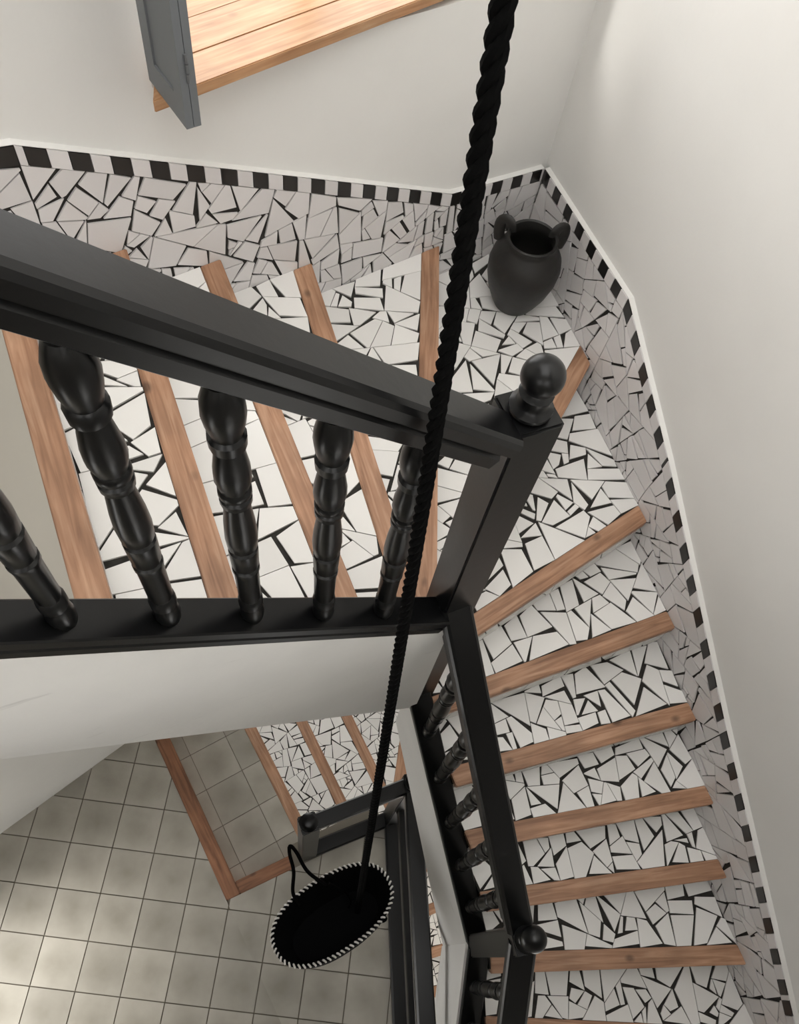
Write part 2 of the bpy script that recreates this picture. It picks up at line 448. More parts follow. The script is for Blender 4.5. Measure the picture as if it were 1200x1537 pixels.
IN = {0: 'N', 1: 'N', 2: 'N', 3: 'N', 4: 'N', 5: Vector((.374, .955)), 6: Vector((.415, .95)), 7: Vector((.425, .935)), 8: 'E', 9: 'E', 10: 'E', 11: 'E', 12: 'S', 13: 'S', 14: 'S'}
OUTW = {k: ('N' if k <= 5 else 'E') for k in lines}
def in_line(k):
    t = IN[k]
    if t == 'N': return Vector((0, CUR_A + .040)), Vector((1, CUR_S))
    if t == 'E': return EA + EDn * .043, ED2
    if t == 'S': return POST2 + Vector((.045, 0)), Vector((.02, -1))
    return None
def out_line(k): return (CORNER, NW) if OUTW[k] == 'N' else (CORNER, ED)
def step_line(k, back):
    """inner and outer end of the front line of step k, pushed back by a distance"""
    a, b = V2(lines[k][0]), V2(lines[k][1])
    if isinstance(IN[k], Vector): a = IN[k]
    d = (b - a).normalized(); n = Vector((-d.y, d.x))          # to the left of inner->outer = uphill (anticlockwise climb)
    a2 = a + n * back
    il = in_line(k)
    i = isect(a2, d, *il) if il else a2
    o = isect(a2, d, *out_line(k))
    return i, o
def zk(k): return CZ - 1.55 - HZ * k
rng = random.Random(5)
OV, NB = .016, .074
shards = []                                                   # (score, parent, poly, matrix-maker, material)
def ring(k):
    i0, o0 = step_line(k, OV); i1, o1 = step_line(k - 1, OV)
    pts = [i0, o0] + ([CORNER] if OUTW[k] != OUTW[k - 1] else []) + [o1, i1]
    return [tuple(p) for p in pts]
def nosing(name, i, o, bi, bo, ztop, th, m, parent, bev=.0035):
    d = (o - i).normalized(); n = Vector((-d.y, d.x))
    org = (i.x, i.y, ztop)
    loc = [((p - i).dot(d), (p - i).dot(n)) for p in (i, o, bo, bi)]
    bm = bmesh.new(); prism(bm, loc, -th, 0)
    bmesh.ops.bevel(bm, geom=[e for e in bm.edges], offset=bev, segments=2, affect='EDGES')
    return bm_obj(name, bm, m, parent, frame(org, (d.x, d.y, 0), (n.x, n.y, 0)))
def plan_shards(poly, z, amin, amax, parent, score, store, pw=.55, wide=.015):
    out = []; shatter(poly, amin, amax, out, rng)
    for p in out:
        w = wedge(p, rng, pw=pw, wide=wide)
        if w: store.append((score(w), parent, w, Matrix.Translation((0, 0, z)), M['shard']))
def vis_score(z):
    def f(w): return abs(area(w)) / (CZ - z) ** 2
    return f
def face_shards(i, o, z0, z1, outn, amin, amax, parent, store, k=.35, m=None):
    """shards on an upright face between plan points i and o"""
    d = (o - i); L = d.length; d.normalize()
    out = []; shatter([(0, 0), (L, 0), (L, z1 - z0), (0, z1 - z0)], amin, amax, out, rng)
    mt = frame((i.x, i.y, z0), (d.x, d.y, 0), (0, 0, 1))
    for p in out:
        w = wedge(p, rng, wide=.010)
        if w: store.append((abs(area(w)) * k / (CZ - z0) ** 2, parent, w, mt, m or M['shard']))
for k in range(1, 15):
    z = zk(k)
    bm = bmesh.new(); prism(bm, ring(k), z - .32, z - .0065)
    step = bm_obj('step', bm, M['grout'] if k > 1 else M['tgrout'], stair)
    i, o = step_line(k, 0); bi, bo = step_line(k, NB)
    nosing('nosing', i, o, bi, bo, z + .002, .042, M['wood'], step)
    # thin pale mortar bed under the nosing
    i2, o2 = step_line(k, .006); b2, c2 = step_line(k, OV + .002)
    bm = bmesh.new(); prism(bm, [i2, o2, c2, b2], z - .056, z - .040); bm_obj('mortar_bed', bm, M['bed'], step)
    ri, ro = step_line(k - 1, OV)
    poly = [tuple(bi), tuple(bo)] + ([tuple(CORNER)] if OUTW[k] != OUTW[k - 1] else []) + [tuple(ro), tuple(ri)]
    if k == 1:
        bm = bmesh.new(); prism(bm, poly, z - .0065, z); bm_obj('tread_tile', bm, M['tile'], step)
    else:
        am = (.0075, .026) if k <= 5 else ((.0055, .018) if k <= 7 else (.0045, .016))
        plan_shards(poly, z - .0066, *am, step, vis_score(z), shards)
    # riser
    ri, ro = step_line(k, OV)
    if k < 14: face_shards(ri, ro, z - HZ + .002, z - .057, None, .0035, .012, step, shards, k=.30 if k > 6 else .12)
def emit(shards, cap, root, name='tile_shard'):
    shards.sort(key=lambda t: -t[0])
    rest_v, rest_f = [], []
    for n, (sc, par, w, mt, m) in enumerate(shards):
        if area(w) < 0: w = w[::-1]
        me, c = shard_mesh(name, w, .0066)
        mw = mt @ Matrix.Translation((c[0], c[1], 0))
        if n < cap: link(name, me, m, par, mw)
        else:
            b = len(rest_v)
            rest_v += [mw @ v.co for v in me.vertices]; rest_f += [[b + q for q in p.vertices] for p in me.polygons]
            bpy.data.meshes.remove(me)
    if rest_v:
        me = bpy.data.meshes.new('tile_shard_filling'); me.from_pydata(rest_v, [], rest_f)
        o = link('tile_shard_filling', me, M['shard'], root); o['kind'] = 'stuff'
    pass
emit(shards, 300, stair)

# ---- plaster stringers and soffits of the upper staircase
def tN(x, y): return x * .927 + y * .375
def sofN(x, y): return CZ - min(2.65 + (tN(x, y) - .2496) * .907, 3.02)
def ccl(x, off=0): return (x, CUR_A + CUR_S * x + off)
bm = bmesh.new()
xs = [-.80 + .09 * i for i in range(13)] + [.372]
for x0, x1 in zip(xs, xs[1:]):
    prism(bm, [ccl(x0, -.042), ccl(x1, -.042), ccl(x1, .035), ccl(x0, .035)], lambda x, y: CZ - (2.65 + (x + .005) * .98) , lambda x, y: CZ - curbZ(x) - .05)
bmesh.ops.remove_doubles(bm, verts=bm.verts[:], dist=1e-5)
st = bm_obj('stringer', bm, M['fascia'], stair)
bm = bmesh.new()
e2 = isect(S0A, SD, (0, CUR_A), (1, CUR_S))
prism(bm, [tuple(e2), ccl(.372, .03), tuple(npt(ns_x(.42))), tuple(isect(S0A, SD, CORNER, NW))], lambda x, y: sofN(x, y), lambda x, y: sofN(x, y) + .04)
prism(bm, [ccl(.372, .03), (.43, .93), tuple(ept(es_y(1.8))), tuple(CORNER), tuple(npt(ns_x(.42)))], CZ - 3.06, CZ - 3.02)
def uE(x, y): return (V2((x, y)) - EA).dot(ED2)
def sofE(x, y): return CZ - max(3.06, 3.40 + uE(x, y) * 1.16)
PL = (POST2 - EA).length
prism(bm, [tuple(EA + EDn * .03), tuple(POST2 + EDn * .03), tuple(ept(es_y(.05))), tuple(ept(es_y(1.8)))], sofE, lambda x, y: sofE(x, y) + .04)
bm_obj('soffit', bm, M['plaster'], stair)
bm = bmesh.new()
nn = 8
for q in range(nn):
    a = EA + (POST2 - EA) * (q / nn) ; b = EA + (POST2 - EA) * ((q + 1) / nn)
    prism(bm, [a - EDn * .044, b - EDn * .044, b + EDn * .036, a + EDn * .036], lambda x, y: CZ - (3.36 + uE(x, y) * 1.16), lambda x, y: CZ - (2.93 + uE(x, y) * .865) - .03)
SDIR = Vector((-.03, -1)).normalized(); SDn = Vector((1, -.03)).normalized()
z0 = 3.36 + PL * 1.16; z1 = 2.93 + PL * .865
for q in range(6):
    a = POST2 + SDIR * (q * .12); b = POST2 + SDIR * ((q + 1) * .12)
    prism(bm, [a - SDn * .05, b - SDn * .05, b + SDn * .04, a + SDn * .04], lambda x, y: CZ - (z0 + (POST2.y - y) * .95), lambda x, y: CZ - (z1 + (POST2.y - y) * .85) - .03)
bmesh.ops.remove_doubles(bm, verts=bm.verts[:], dist=1e-5)
bm_obj('stringer', bm, M['fascia'], stair)

# ------------------------------------------------------------------ upper balustrade
bal = thing('balustrade', 'black painted balustrade with turned balusters along the upper flight and ball-topped newel posts', 'balustrade', (.372, .905, CZ - 3.07))
RAILP = [(-.030, -.092), (.030, -.092), (.036, -.086), (.036, -.060), (.029, -.054), (.029, -.048), (.046, -.038), (.047, -.016), (.042, -.006), (.034, 0),
         (-.034, 0), (-.042, -.006), (-.047, -.016), (-.046, -.038), (-.029, -.048), (-.029, -.054), (-.036, -.060), (-.036, -.086)]
BASEP = [(-.040, -.066), (.040, -.066), (.040, -.046), (.036, -.042), (.036, -.036), (.041, -.031), (.044, -.026), (.044, -.004), (.040, 0),
         (-.040, 0), (-.044, -.004), (-.044, -.026), (-.041, -.031), (-.036, -.036), (-.036, -.042), (-.040, -.046)]
def rail(name, pts, prof, parent):
    bm = bmesh.new(); sweep(bm, pts, prof, vert_ends=False); return bm_obj(name, bm, M['black'], parent)
def cpt(x, Z): p = ccl(x); return Vector((p[0], p[1], CZ - Z))
xl = -.42
rail('handrail', [cpt(.34, railZ(.34)), cpt(xl, railZ(xl)), cpt(-.86, railZ(xl) - .02)], RAILP, bal)
rail('base_rail', [cpt(.36, curbZ(.36)), cpt(-.72, curbZ(-.72)), cpt(-.86, curbZ(-.72))], BASEP, bal)
BPROF = [(0, .74), (.015, .88), (.045, .97), (.075, .86), (.085, .74), (.092, .96), (.118, .96), (.126, .76), (.136, .86), (.268, .90), (.276, .99), (.288, .99), (.294, .78), (.302, .97), (.366, 1.03),
         (.374, 1.03), (.380, .80), (.390, 1.03), (.43, 1.10), (.48, 1.03), (.555, .80), (.562, 1.0), (.578, 1.02), (.584, .84), (.592, 1.04), (.606, 1.04), (.612, .92), (.64, 1.12), (.67, 1.10), (.71, .92), (.735, .74), (.742, 1.06), (.766, 1.10),
         (.774, .90), (.80, 1.10), (.83, 1.22), (.86, 1.16), (.885, .92), (.90, .70), (1, .70)]
def baluster(x, y, z0, z1, parent, r0=.027, seg=16):
    bm = bmesh.new(); lathe(bm, [(min(t * 1.075, t + .066) * (z1 - z0), r * r0) for t, r in BPROF if t < 1], seg)
    bm_obj('baluster', bm, M['black'], parent, Matrix.Translation((x, y, z0)), smooth=True)
for n in range(-2, 5):
    x = -.299 + .153 * (n - 0) if n >= 0 else -.299 + .157 * n
    if n == 4: continue
    y = ccl(x)[1]
    zt = railZ(x) if x > xl else railZ(xl)
    baluster(x, y, CZ - curbZ(x) - .012, CZ - zt - .105, bal)
def newel(cx, cy, z0, z1, rot, parent, h=.052, ball=.041):
    bm = bmesh.new(); box(bm, -h, h, -h, h, 0, z1 - z0)
    bmesh.ops.bevel(bm, geom=bm.edges[:], offset=.005, segments=2, affect='EDGES')
    p = bm_obj('newel_post', bm, M['black'], parent, Matrix.Translation((cx, cy, z0)) @ Matrix.Rotation(rot, 4, 'Z'))
    bm = bmesh.new(); lathe(bm, [(0, .036), (.008, .043), (.016, .043), (.024, .034), (.030, .030), (.044, .029), (.050, .034), (.056, .034), (.064, .024), (.074, .020)], 20)
    bm_obj('collar', bm, M['black'], p, Matrix.Translation((cx, cy, z1)), smooth=True)
    bm = bmesh.new(); bmesh.ops.create_uvsphere(bm, u_segments=28, v_segments=18, radius=ball)
    bm_obj('ball_finial', bm, M['black'], p, Matrix.Translation((cx, cy, z1 + .068 + ball * .8)), smooth=True)
    return p
newel(POST.x, POST.y, CZ - 3.09, CZ - 1.225, math.radians(22), bal)
newel(POST2.x, POST2.y, CZ - 3.90, CZ - 2.90, math.radians(12), bal, h=.042, ball=.041)
p_ = ccl(-.90); newel(p_[0], p_[1], UZ - .2, UZ + 1.1, math.radians(22), bal)
def ep(u, Z, w=0): p = EA + (POST2 - EA) * u + EDn * w; return Vector((p.x, p.y, CZ - Z))
rail('handrail', [ep(.02, 2.09), ep(.97, 2.90)], RAILP, bal)
rail('base_rail', [ep(.0, 2.93), ep(.99, 2.93 + PL * .865)], BASEP, bal)
for n in range(5):
    a = Vector((.425, .746)) + (Vector((.657, .183)) - Vector((.425, .746))) * n / 4
    u = (a - EA).dot(ED2) / PL
    baluster(a.x, a.y, CZ - (2.93 + u * PL * .865) - .012, CZ - (2.09 + u * .83) - .105, bal, seg=14)
def sp(d, Z): p = POST2 + SDIR * d; return Vector((p.x, p.y, CZ - Z))
rail('handrail', [sp(.02, 2.93), sp(.8, 2.93 + .62)], RAILP, bal)
rail('base_rail', [sp(.02, 3.69), sp(.8, 3.69 + .66)], BASEP, bal)
for n in range(4):
    d = .155 + .15 * n; a = POST2 + SDIR * d
    baluster(a.x, a.y, CZ - (3.69 + d * .84) - .012, CZ - (2.93 + d * .795) - .105, bal, seg=14)

# ------------------------------------------------------------------ skirtings: mosaic with a black and white border
def skirting(name, fn, inward, top, s0, s1, stepz, seed, label, dirsgn, start_black, tile_w):
    """top: list of (s, z) of the top edge of the border; stepz(s): tread height at s"""
    rg = random.Random(seed)
    def topz(s):
        for (a, za), (b, zb) in zip(top, top[1:]):
            if s <= b: return za + (zb - za) * (s - a) / (b - a)
        return top[-1][1]
    BH = .056
    bm = bmesh.new()
    knots = sorted({s0, s1, *[a for a, _ in top if s0 < a < s1]})
    for a, b in zip(knots, knots[1:]):
        m = [fn(a, .0065), fn(b, .0065), fn(b, SK), fn(a, SK)]
        zs = {0: topz(a), 1: topz(b)}
        v = [bm.verts.new((p.x, p.y, zz)) for p, zz in ((m[0], zs[0] - 1.05), (m[1], zs[1] - 1.05), (m[2], zs[1] - 1.05), (m[3], zs[0] - 1.05), (m[0], zs[0]), (m[1], zs[1]), (m[2], zs[1]), (m[3], zs[0]))]
        for f in ((0, 1, 5, 4), (1, 2, 6, 5), (2, 3, 7, 6), (3, 0, 4, 7), (4, 5, 6, 7), (3, 2, 1, 0)): bm.faces.new([v[q] for q in f])
    base = struct(bm_obj(name, bm, M['grout']), label, 'skirting')
    # plaster capping along the top
    bm = bmesh.new()
    for a, b in zip(knots, knots[1:]):
        m = [fn(a, .002), fn(b, .002), fn(b, SK), fn(a, SK)]; za, zb = topz(a), topz(b)
        v = [bm.verts.new((p.x, p.y, zz)) for p, zz in ((m[0], za), (m[1], zb), (m[2], zb), (m[3], za), (m[0], za + .002), (m[1], zb + .002), (m[2], zb + .006), (m[3], za + .006))]
        for f in ((0, 1, 5, 4), (1, 2, 6, 5), (2, 3, 7, 6), (3, 0, 4, 7), (4, 5, 6, 7), (3, 2, 1, 0)): bm.faces.new([v[q] for q in f])
    bm_obj('capping', bm, M['plaster'], base)
    A = fn(0, .0066); D = (fn(1, .0066) - A)
    flip = D.cross(Vector((inward.x, inward.y))) if False else 0
    # local frame: x along the wall so that z points into the room
    ex = Vector((D.x, D.y, 0)); ez = Vector((inward.x, inward.y, 0)); sg = 1
    if ex.cross(Vector((0, 0, 1))).dot(ez) < 0: sg = -1
    mt = frame((A.x, A.y, 0), ex * sg, (0, 0, 1))
    def T(p): return (p[0] * sg, p[1])
    # border tiles
    s = s0; blackt = start_black
    while s < s1 - 1e-4:
        e = min(s + (tile_w if s > s0 or start_black else .012), s1)
        for kn in knots[1:-1]:
            if s < kn - .004 < e - .008: e = kn
        g = .0012
        za, zb = topz(s) - .002, topz(e) - .002
        poly = [(s + g, za - BH), (e - g, zb - BH), (e - g, zb), (s + g, za)]
        poly = [T(p) for p in poly]
        if area(poly) < 0: poly = poly[::-1]
        me, c = shard_mesh('border_tile', poly, .0075)
        link('border_tile', me, M['btile'] if blackt else M['shard2'], base, mt @ Matrix.Translation((c[0], c[1], 0)))
        blackt = not blackt; s = e
    # mosaic below the border
    cnt = 0
    for a, b in zip(knots, knots[1:]):
        out = []
        shatter([(a, topz(a) - BH - .62), (b, topz(b) - BH - .62), (b, topz(b) - BH - .003), (a, topz(a) - BH - .003)], .0042, .0155, out, rg)
        for p in out:
            if max(q[1] - stepz(q[0]) for q in p) < .004: continue
            w = wedge(p, rg, thin=.0020, wide=.012, pw=.45)
            if not w: continue
            w = [T(q) for q in w]
            if area(w) < 0: w = w[::-1]
            me, c = shard_mesh('tile_shard', w, .0066)
            link('tile_shard', me, M['shard2'], base, mt @ Matrix.Translation((c[0], c[1], 0))); cnt += 1
    return base
def stepz_on(wall):
    ev = []
    for k in range(0, 15):
        if OUTW[k] == wall:
            o = step_line(k, 0)[1]; ev.append(((o - CORNER).length, zk(k)))
    ev.sort()
    def f(s):
        if wall == 'N':                                        # climbing with s: tread k lies beyond front k
            z = zk(6)
            for a, zz in ev:
                if s >= a: z = zz
            return z
        z = zk(14)
        for a, zz in ev[::-1]:
            if s <= a: z = zz
        return z
    return f
skirting('baseboard_north', npt, -NOUT, [(0, 3.155), (ns_x(.436), 3.207), (ns_x(-.833), 3.928), (ns_x(-.93), 3.945), (3.2, 3.945)], 0, 2.9, stepz_on('N'), 21,
         'white shard mosaic skirting with black and white border below the window wall', 1, False, .0533)
skirting('baseboard_east', ept, -EOUT, [(0, 3.155), (es_y(2.17), 3.19), (es_y(1.64), 2.915), (es_y(.765), 2.40), (es_y(-.14), 1.905), (es_y(-1.0), 1.44)], 0, es_y(-.75), stepz_on('E'), 22,
         'white shard mosaic skirting with black and white border stepping down beside the lower flight', 1, True, .055)

# ------------------------------------------------------------------ window, sill, shutter
win = bpy.data.objects.new('window_1', None); C.objects.link(win); win.location = (*npt((WS0 + WS1) / 2, .3), WZ0); struct(win)
SLA, SLB = at(233, 171, 1.42).to_2d(), at(660, 5, 1.42).to_2d(); sd_ = (SLB - SLA).normalized(); so_ = Vector((-sd_.y, sd_.x))
wx = frame((*SLA, CZ - 1.385), (sd_.x, sd_.y, 0), (so_.x, so_.y, 0))     # local x along the wall to the east, y out
Lw = WS1 - WS0 + .11
bmw = [(0, .118), (.120, .255), (.257, .45)]
for a, b in bmw:
    bm = bmesh.new(); x0_, x1_ = (0, Lw) if a == 0 else (.08, Lw - .08)
    prism(bm, [(x0_, a + .0005), (x1_, a + .0005), (x1_, b - .0005), (x0_ + (.078 if a == 0 else 0), b - .0005)], -.034, 0)
    if a == 0:
        bmesh.ops.bevel(bm, geom=bm.edges[:], offset=.003, segments=2, affect='EDGES')
    bm_obj('sill_board', bm, M['sill'], win, wx)
bm = bmesh.new()
for s0, s1, a, b in ((WS0, WS0 + .06, WZ0 + .03, WZ1), (WS1 - .06, WS1, WZ0 + .03, WZ1), (WS0 + .06, WS1 - .06, WZ1 - .06, WZ1), ((WS0 + WS1) / 2 - .03, (WS0 + WS1) / 2 + .03, WZ0 + .03, WZ1 - .06), (WS0 + .06, WS1 - .06, WZ0 + .025, WZ0 + .07)):
    prism(bm, [npt(s0, .33), npt(s1, .33), npt(s1, .38), npt(s0, .38)], a, b)
bm_obj('window_frame', bm, M['shutter'], win)
FB = at(286, 193, 1.38).to_2d(); SZ = CZ - 1.38
sh = thing('window_shutter', 'grey painted folding shutter swung open above the wooden sill', 'shutter', (FB.x, FB.y, SZ))
ALONG = -NW
def leaf(off, name):
    t = .019; Wd = .215; H = 1.25
    mw = frame((*(FB + ALONG * off), SZ), (NOUT.x, NOUT.y, 0), (0, 0, 1))   # x into the wall, y up, z across
    bm = bmesh.new()
    st_ = .052
    def b3(x0, x1, y0, y1, z0_, z1_): box(bm, x0, x1, y0, y1, z0_, z1_)
    b3(0, st_, 0, H, -t / 2, t / 2); b3(Wd - st_, Wd, 0, H, -t / 2, t / 2)
    b3(st_, Wd - st_, 0, .07, -t / 2, t / 2); b3(st_, Wd - st_, H - .07, H, -t / 2, t / 2); b3(st_, Wd - st_, .60, .66, -t / 2, t / 2)
    l = bm_obj('shutter_leaf', bm, M['shutter'], sh, mw)
    bm = bmesh.new()
    b3(st_, Wd - st_, .07, .60, -.004, .004); b3(st_, Wd - st_, .66, H - .07, -.004, .004)
    bm_obj('panel', bm, M['shutter'], l, mw)
leaf(0, 'a'); leaf(.0205, 'b')
for hz in (.12, .95):
    bm = bmesh.new(); c = FB + ALONG * .01025 - NOUT * .003
    for q in range(3): lathe(bm, [(hz + .024 * q + .001, .0042), (hz + .024 * q + .023, .0042)], 10, c.x, c.y)
    bm_obj('hinge', bm, M['hinge'], sh, Matrix.Translation((0, 0, SZ)), smooth=False)

# ------------------------------------------------------------------ clay jar
JX, JY, JZ = .768, 2.515, zk(6)
jar = thing('clay_jar', 'dark charcoal two-handled clay jar standing in the mosaic corner', 'jar', (JX, JY, JZ))
prof = [(0, .075), (.004, .085), (.04, .103), (.10, .128), (.17, .146), (.225, .150), (.27, .142), (.305, .122), (.325, .106), (.340, .101), (.352, .104), (.362, .106), (.367, .101), (.362, .093), (.345, .089), (.315, .094), (.27, .12), (.2, .13), (.08, .11), (.03, .08), (.025, .01)]
bm = bmesh.new(); lathe(bm, prof, 40); 
bm_obj('body', bm, M['clay'], jar, Matrix.Translation((JX, JY, JZ)), smooth=True)
for ang in (math.radians(150), math.radians(20)):
    d = Vector((math.cos(ang), math.sin(ang), 0)); u = Vector((0, 0, 1))
    pts = []
    P0, P1, P2, P3 = (.096, .350), (.100, .420), (.172, .395), (.134, .285)
    for q in range(13):
        t = q / 12; a = (1 - t) ** 3; b = 3 * t * (1 - t) ** 2; c = 3 * t * t * (1 - t); e = t ** 3
        r = a * P0[0] + b * P1[0] + c * P2[0] + e * P3[0]; h = a * P0[1] + b * P1[1] + c * P2[1] + e * P3[1]
        pts.append(d * r + u * h)
    bm = bmesh.new(); sd = d.cross(u)
    sweep(bm, pts, [(x * 1.5, y * .8) for x, y in circ(.0165, 10)], up=sd.cross(Vector((0, 0, 1))) if False else Vector((d.y, -d.x, 0)))
    bm_obj('handle', bm, M['clay'], jar, Matrix.Translation((JX, JY, JZ)), smooth=True)

# ------------------------------------------------------------------ lower staircase
low = thing('staircase', 'dim mosaic staircase going down under the black landing rail beside the grey tiled floor', 'staircase', (.2, .9, -.36))
# timber edging round the opening
bm_w = .085
def zl(k): return -HZ * k
iN = (Vector((0, .622)), Vector((1, .46)))                   # inner side: behind the landing rail
iE = (EBA + EBn * .115, EBD)
LL = {1: ((-.067, .82), (-.385, 1.36)), 2: ((.225, .96), (-.05, 1.46)), 3: ((.48, 1.146), (.25, 1.59)), 4: ((.62, .80), (.82, 2.20)), 5: ((.60, .78), (1.09, 2.15)), 6: ((.60, .66), (1.30, 1.15)),
      7: ((.62, .44), (1.48, .87)), 8: ((.62, .165), (1.62, .56)), 9: ((.64, -.085), (1.76, .22)), 10: ((.64, -.31), (1.87, -.13)), 11: ((.65, -.55), (1.97, -.42))}
def low_line(k, back):
    if k == 0:
        a = BW + BWn * (bm_w - back); return isect(a, BD, BW + RDn * .08, RD), isect(a, BD, CORNER, NW)
    a, b = V2(LL[k][0]), V2(LL[k][1]); d = (b - a).normalized(); n = Vector((-d.y, d.x)); a2 = a + n * back
    if k <= 3: i = isect(a2, d, *iN); o = isect(a2, d, CORNER, NW)
    elif k == 4: i = a2; o = isect(a2, d, CORNER, NW)
    else: i = a2 if k in (5, 6) else isect(a2, d, *iE); o = isect(a2, d, CORNER, ED)
    return i, o
LC = CORNER
lsh = []
for k in range(1, 12):
    z = zl(k)
    i0, o0 = low_line(k, OV); i1, o1 = low_line(k - 1, OV)
    poly = [tuple(i0), tuple(o0)] + ([tuple(LC)] if k == 5 else []) + [tuple(o1), tuple(i1)]
    bm = bmesh.new(); prism(bm, poly, z - .32, z - .0065)
    step = bm_obj('step', bm, M['grout'] if k > 1 else M['tgrout'], low)
    i, o = low_line(k, 0); bi, bo = low_line(k, NB)
    nosing('nosing', i, o, bi, bo, z + .002, .042, M['wood'], step)
    poly = [tuple(bi), tuple(bo)] + ([tuple(LC)] if k == 5 else []) + [tuple(o1), tuple(i1)]
    if k == 1:
        # square cement tiles laid along the timber edging
        org = BW + BWn * bm_w + RDn * .08
        for a in range(-1, 4):
            for b in range(-1, 9):
                g = .002; q0 = org + BWn * (.25 * a + .06) + BD * (.25 * b + .09)
                cc = q0 + (BWn + BD) * .125
                q = [tuple(q0 + BWn * x + BD * y) for x, y in ((g, g), (.25 - g, g), (.25 - g, .25 - g), (g, .25 - g))]
                pp = poly if area(poly) > 0 else poly[::-1]
                for e in range(len(pp)):
                    A, B = V2(pp[e]), V2(pp[(e + 1) % len(pp)]); D = B - A
                    q = clip(q, A, (-D.y, D.x)) if len(q) > 2 else []
                if len(q) < 3 or abs(area(q)) < 5e-4: continue
                if area(q) < 0: q = q[::-1]
                lc = [((V2(p) - cc).dot(BWn), (V2(p) - cc).dot(BD)) for p in q]
                if area(lc) < 0: lc = lc[::-1]
                n = len(lc); me = bpy.data.meshes.new('tread_tile')
                me.from_pydata([(x, y, -.0065) for x, y in lc] + [(x, y, 0) for x, y in lc], [], [list(range(n, 2 * n))] + [[t, (t + 1) % n, n + (t + 1) % n, n + t] for t in range(n)])
                link('tread_tile', me, M['tile'], step, frame((cc.x, cc.y, z), (BWn.x, BWn.y, 0), (BD.x, BD.y, 0)))
    else: plan_shards(poly, z - .0066, .0030, .0125, step, vis_score(z) if k < 10 else (lambda w: 0), lsh, wide=.009)
    ri, ro = low_line(k, OV)
    if 1 <= k < 9: face_shards(ri, ro, z - HZ + .002, z - .045, None, .003, .010, step, lsh, k=.12)
emit(lsh, 300, low)
# timber edging of the floor opening (two pieces, one long, one short)
i, o = low_line(0, 0)
c0 = BW; far = isect(BW, BD, CORNER, NW)
def beam(a, b, c, d, parent, name='timber_edging', z=.004, th=.09):
    dd = (b - a).normalized(); n = Vector((-dd.y, dd.x))
    loc = [((p - a).dot(dd), (p - a).dot(n)) for p in (a, b, c, d)]
    bm = bmesh.new(); prism(bm, loc, -th, 0); bmesh.ops.bevel(bm, geom=bm.edges[:], offset=.005, segments=2, affect='EDGES')
    return bm_obj(name, bm, M['beam'], parent, frame((a.x, a.y, z), (dd.x, dd.y, 0), (n.x, n.y, 0)))
beam(far, c0, isect(BW + BWn * bm_w, BD, BW, RD), isect(BW + BWn * bm_w, BD, CORNER, NW), low)
r0_ = isect(BW + BWn * bm_w, BD, BW, RD); r1_ = BW + RD * .43
beam(r0_, r1_, r1_ + RDn * .078, isect(BW + BWn * bm_w, BD, BW + RDn * .078, RD), low)

# ------------------------------------------------------------------ landing rail on the ground floor
lb = thing('balustrade', 'plain black landing rail enclosing the stair opening in the tiled floor', 'balustrade', (.03, .56, 0))
A0 = Vector((-.005, .575)); A1 = Vector((.505, .775)); A2 = Vector((.585, -.75))
def seg_rail(p, q, z, w, h, name):
    bm = bmesh.new(); pr = [(-w, -h), (w, -h), (w, -.012), (w * .8, 0), (-w * .8, 0), (-w, -.012)]
    sweep(bm, [Vector((p.x, p.y, z)), Vector((q.x, q.y, z))], pr); bm_obj(name, bm, M['black'], lb)
RH = 1.18
seg_rail(A0, A1, RH, .038, .055, 'handrail'); seg_rail(A1, A2, RH, .042, .07, 'handrail')
seg_rail(A0, A1, .05, .045, .05, 'base_rail'); seg_rail(A1, A2, .06, .045, .06, 'base_rail'); seg_rail(A1, A2, .62, .018, .10, 'mid_rail')
def lpost(p, rot):
    bm = bmesh.new(); box(bm, -.045, .045, -.045, .045, 0, RH + .02); bmesh.ops.bevel(bm, geom=bm.edges[:], offset=.005, segments=2, affect='EDGES')
    o = bm_obj('newel_post', bm, M['black'], lb, Matrix.Translation((p.x, p.y, 0)) @ Matrix.Rotation(rot, 4, 'Z'))
    bm = bmesh.new(); lathe(bm, [(0, .040), (.01, .046), (.02, .046), (.03, .036), (.036, .02)], 20)
    bm_obj('cap', bm, M['black'], o, Matrix.Translation((p.x, p.y, RH + .02)), smooth=True)
lpost(A0, math.radians(22)); lpost(A1, math.radians(10))

# ------------------------------------------------------------------ rope and basket
BZ = 3.90
rt = at(757, 0, .44); rb = at(537, 1368, BZ + .17)
dr = (rt - rb).normalized(); top = rb + dr * ((TOPZ + .02 - rb.z) / dr.z)
rope = thing('hanging_rope', 'thick twisted black rope hanging down the stairwell into the basket', 'rope', tuple(rb))
side = dr.cross(Vector((0, 1, 0))).normalized(); side2 = dr.cross(side)
Lr = (top - rb).length; RR = .0068; pitch = .075
for s in range(3):
    pts = []; n = int(Lr / .0075)
    for q in range(n + 1):
        t = q / n * Lr; a = 2 * math.pi * (t / pitch + s / 3)
        pts.append(rb + dr * t + (side * math.cos(a) + side2 * math.sin(a)) * RR)
    bm = bmesh.new(); sweep(bm, pts, circ(.0078, 7), up=side); bm_obj('strand', bm, M['rope'], rope, smooth=True)
e1_ = at(413, 1432, BZ); e2_ = at(590, 1318, BZ)
bc = at(500, 1371, BZ); ax = (e2_ - e1_); LA = ax.length / 2 * .97; ax.z = 0; ax.normalize(); ay = Vector((-ax.y, ax.x, 0))
SA = .155
tilt = Matrix.Translation(bc) @ Matrix.Rotation(math.radians(-10), 4, ax) @ frame((0, 0, 0), ax, ay)
bk = thing('basket', 'oval black felt basket with white whip-stitched rim hanging on the rope', 'basket', tuple(bc - Vector((0, 0, .26))))
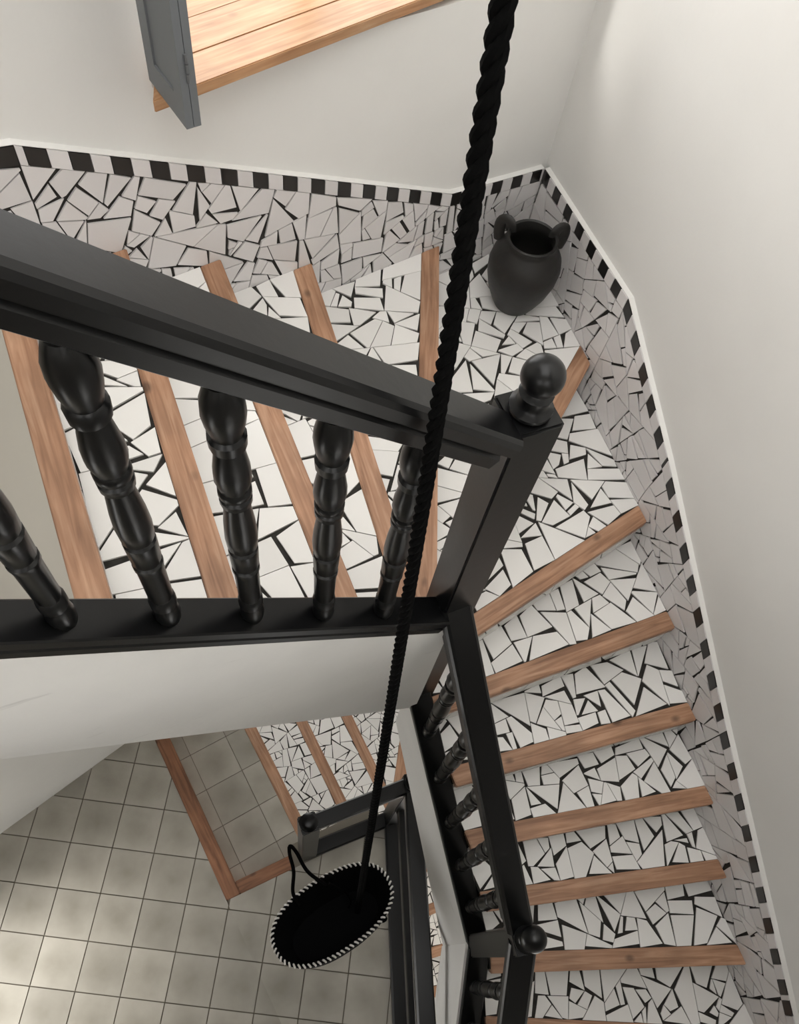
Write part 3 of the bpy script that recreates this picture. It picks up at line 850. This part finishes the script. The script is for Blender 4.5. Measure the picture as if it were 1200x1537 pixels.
def oval(sa, sb, z, n=56, p=2.35):
    r = []
    for q in range(n):
        a = 2 * math.pi * q / n; c, s = math.cos(a), math.sin(a)
        r.append(Vector((sa * math.copysign(abs(c) ** (2 / p), c), sb * math.copysign(abs(s) ** (2 / p), s), z)))
    return r
bm = bmesh.new()
lv = [oval(LA * .80, SA * .74, -.26), oval(LA * .88, SA * .86, -.20), oval(LA * .95, SA * .95, -.10), oval(LA, SA, 0), oval(LA - .010, SA - .010, 0), oval(LA * .93 - .01, SA * .93 - .01, -.10), oval(LA * .78 - .01, SA * .72 - .01, -.25)]
rr = [[bm.verts.new(v) for v in l] for l in lv]
for a, b in zip(rr, rr[1:]):
    for q in range(56): bm.faces.new((a[q], a[(q + 1) % 56], b[(q + 1) % 56], b[q]))
bm.faces.new(rr[0][::-1]); bm.faces.new(rr[-1])
body = bm_obj('body', bm, M['basket'], bk, tilt, smooth=True)
# whip stitches over the rim: evenly spaced by length
rim = oval(LA - .005, SA - .005, .0, n=720); per = [0]
for a, b in zip(rim, rim[1:] + rim[:1]): per.append(per[-1] + (b - a).length)
NS = 66; bm = bmesh.new(); idx = 0
for q in range(NS):
    tgt = per[-1] * q / NS
    while per[idx + 1] < tgt: idx += 1
    p = rim[idx]; tn = (rim[(idx + 4) % 720] - rim[idx - 4]).normalized(); nr = Vector((tn.y, -tn.x, 0))
    pts = [p + nr * (.0058 * math.cos(t)) + Vector((0, 0, .006 * math.sin(t))) + tn * (.0045 * math.cos(t)) for t in [math.pi * w / 5 for w in range(6)]]
    sweep(bm, pts, circ(.0042, 6), up=tn)
so = bm_obj('rim_stitching', bm, M['stitch'], body, tilt, smooth=True); so['kind'] = 'stuff'
def strap(pts, r, name='strap'):
    out = []
    P = [Vector(p) for p in pts]; P = [P[0] * 2 - P[1]] + P + [P[-1] * 2 - P[-2]]
    for i in range(1, len(P) - 2):
        for q in range(8):
            t = q / 8; a, b, c, d = P[i - 1:i + 3]
            out.append(.5 * (2 * b + (c - a) * t + (2 * a - 5 * b + 4 * c - d) * t * t + (3 * b - a - 3 * c + d) * t ** 3))
    out.append(P[-2]); bm = bmesh.new(); sweep(bm, out, circ(r, 8), up=Vector((.3, .2, .93))); return bm_obj(name, bm, M['rope'], bk, smooth=True)
strap([at(450, 1358, BZ + .02), at(440, 1340, BZ + .01), at(441, 1308, BZ - .02), at(435, 1282, BZ - .03), at(436, 1270, BZ - .03), at(445, 1279, BZ - .03), at(462, 1308, BZ - .01), at(490, 1329, BZ + .012)], .0085)
strap([at(494, 1326, BZ - .02), at(517, 1338, BZ + .06), at(527, 1352, BZ + .10), at(524, 1362, BZ + .16)], .006)
for (px, py) in ((494, 1317), (572, 1379)):
    c = at(px, py, BZ + .03); bm = bmesh.new()
    bmesh.ops.create_uvsphere(bm, u_segments=12, v_segments=8, radius=.022)
    bmesh.ops.scale(bm, vec=(1.3, .8, .9), verts=bm.verts[:])
    bm_obj('strap_knot', bm, M['rope'], bk, Matrix.Translation(c), smooth=True)
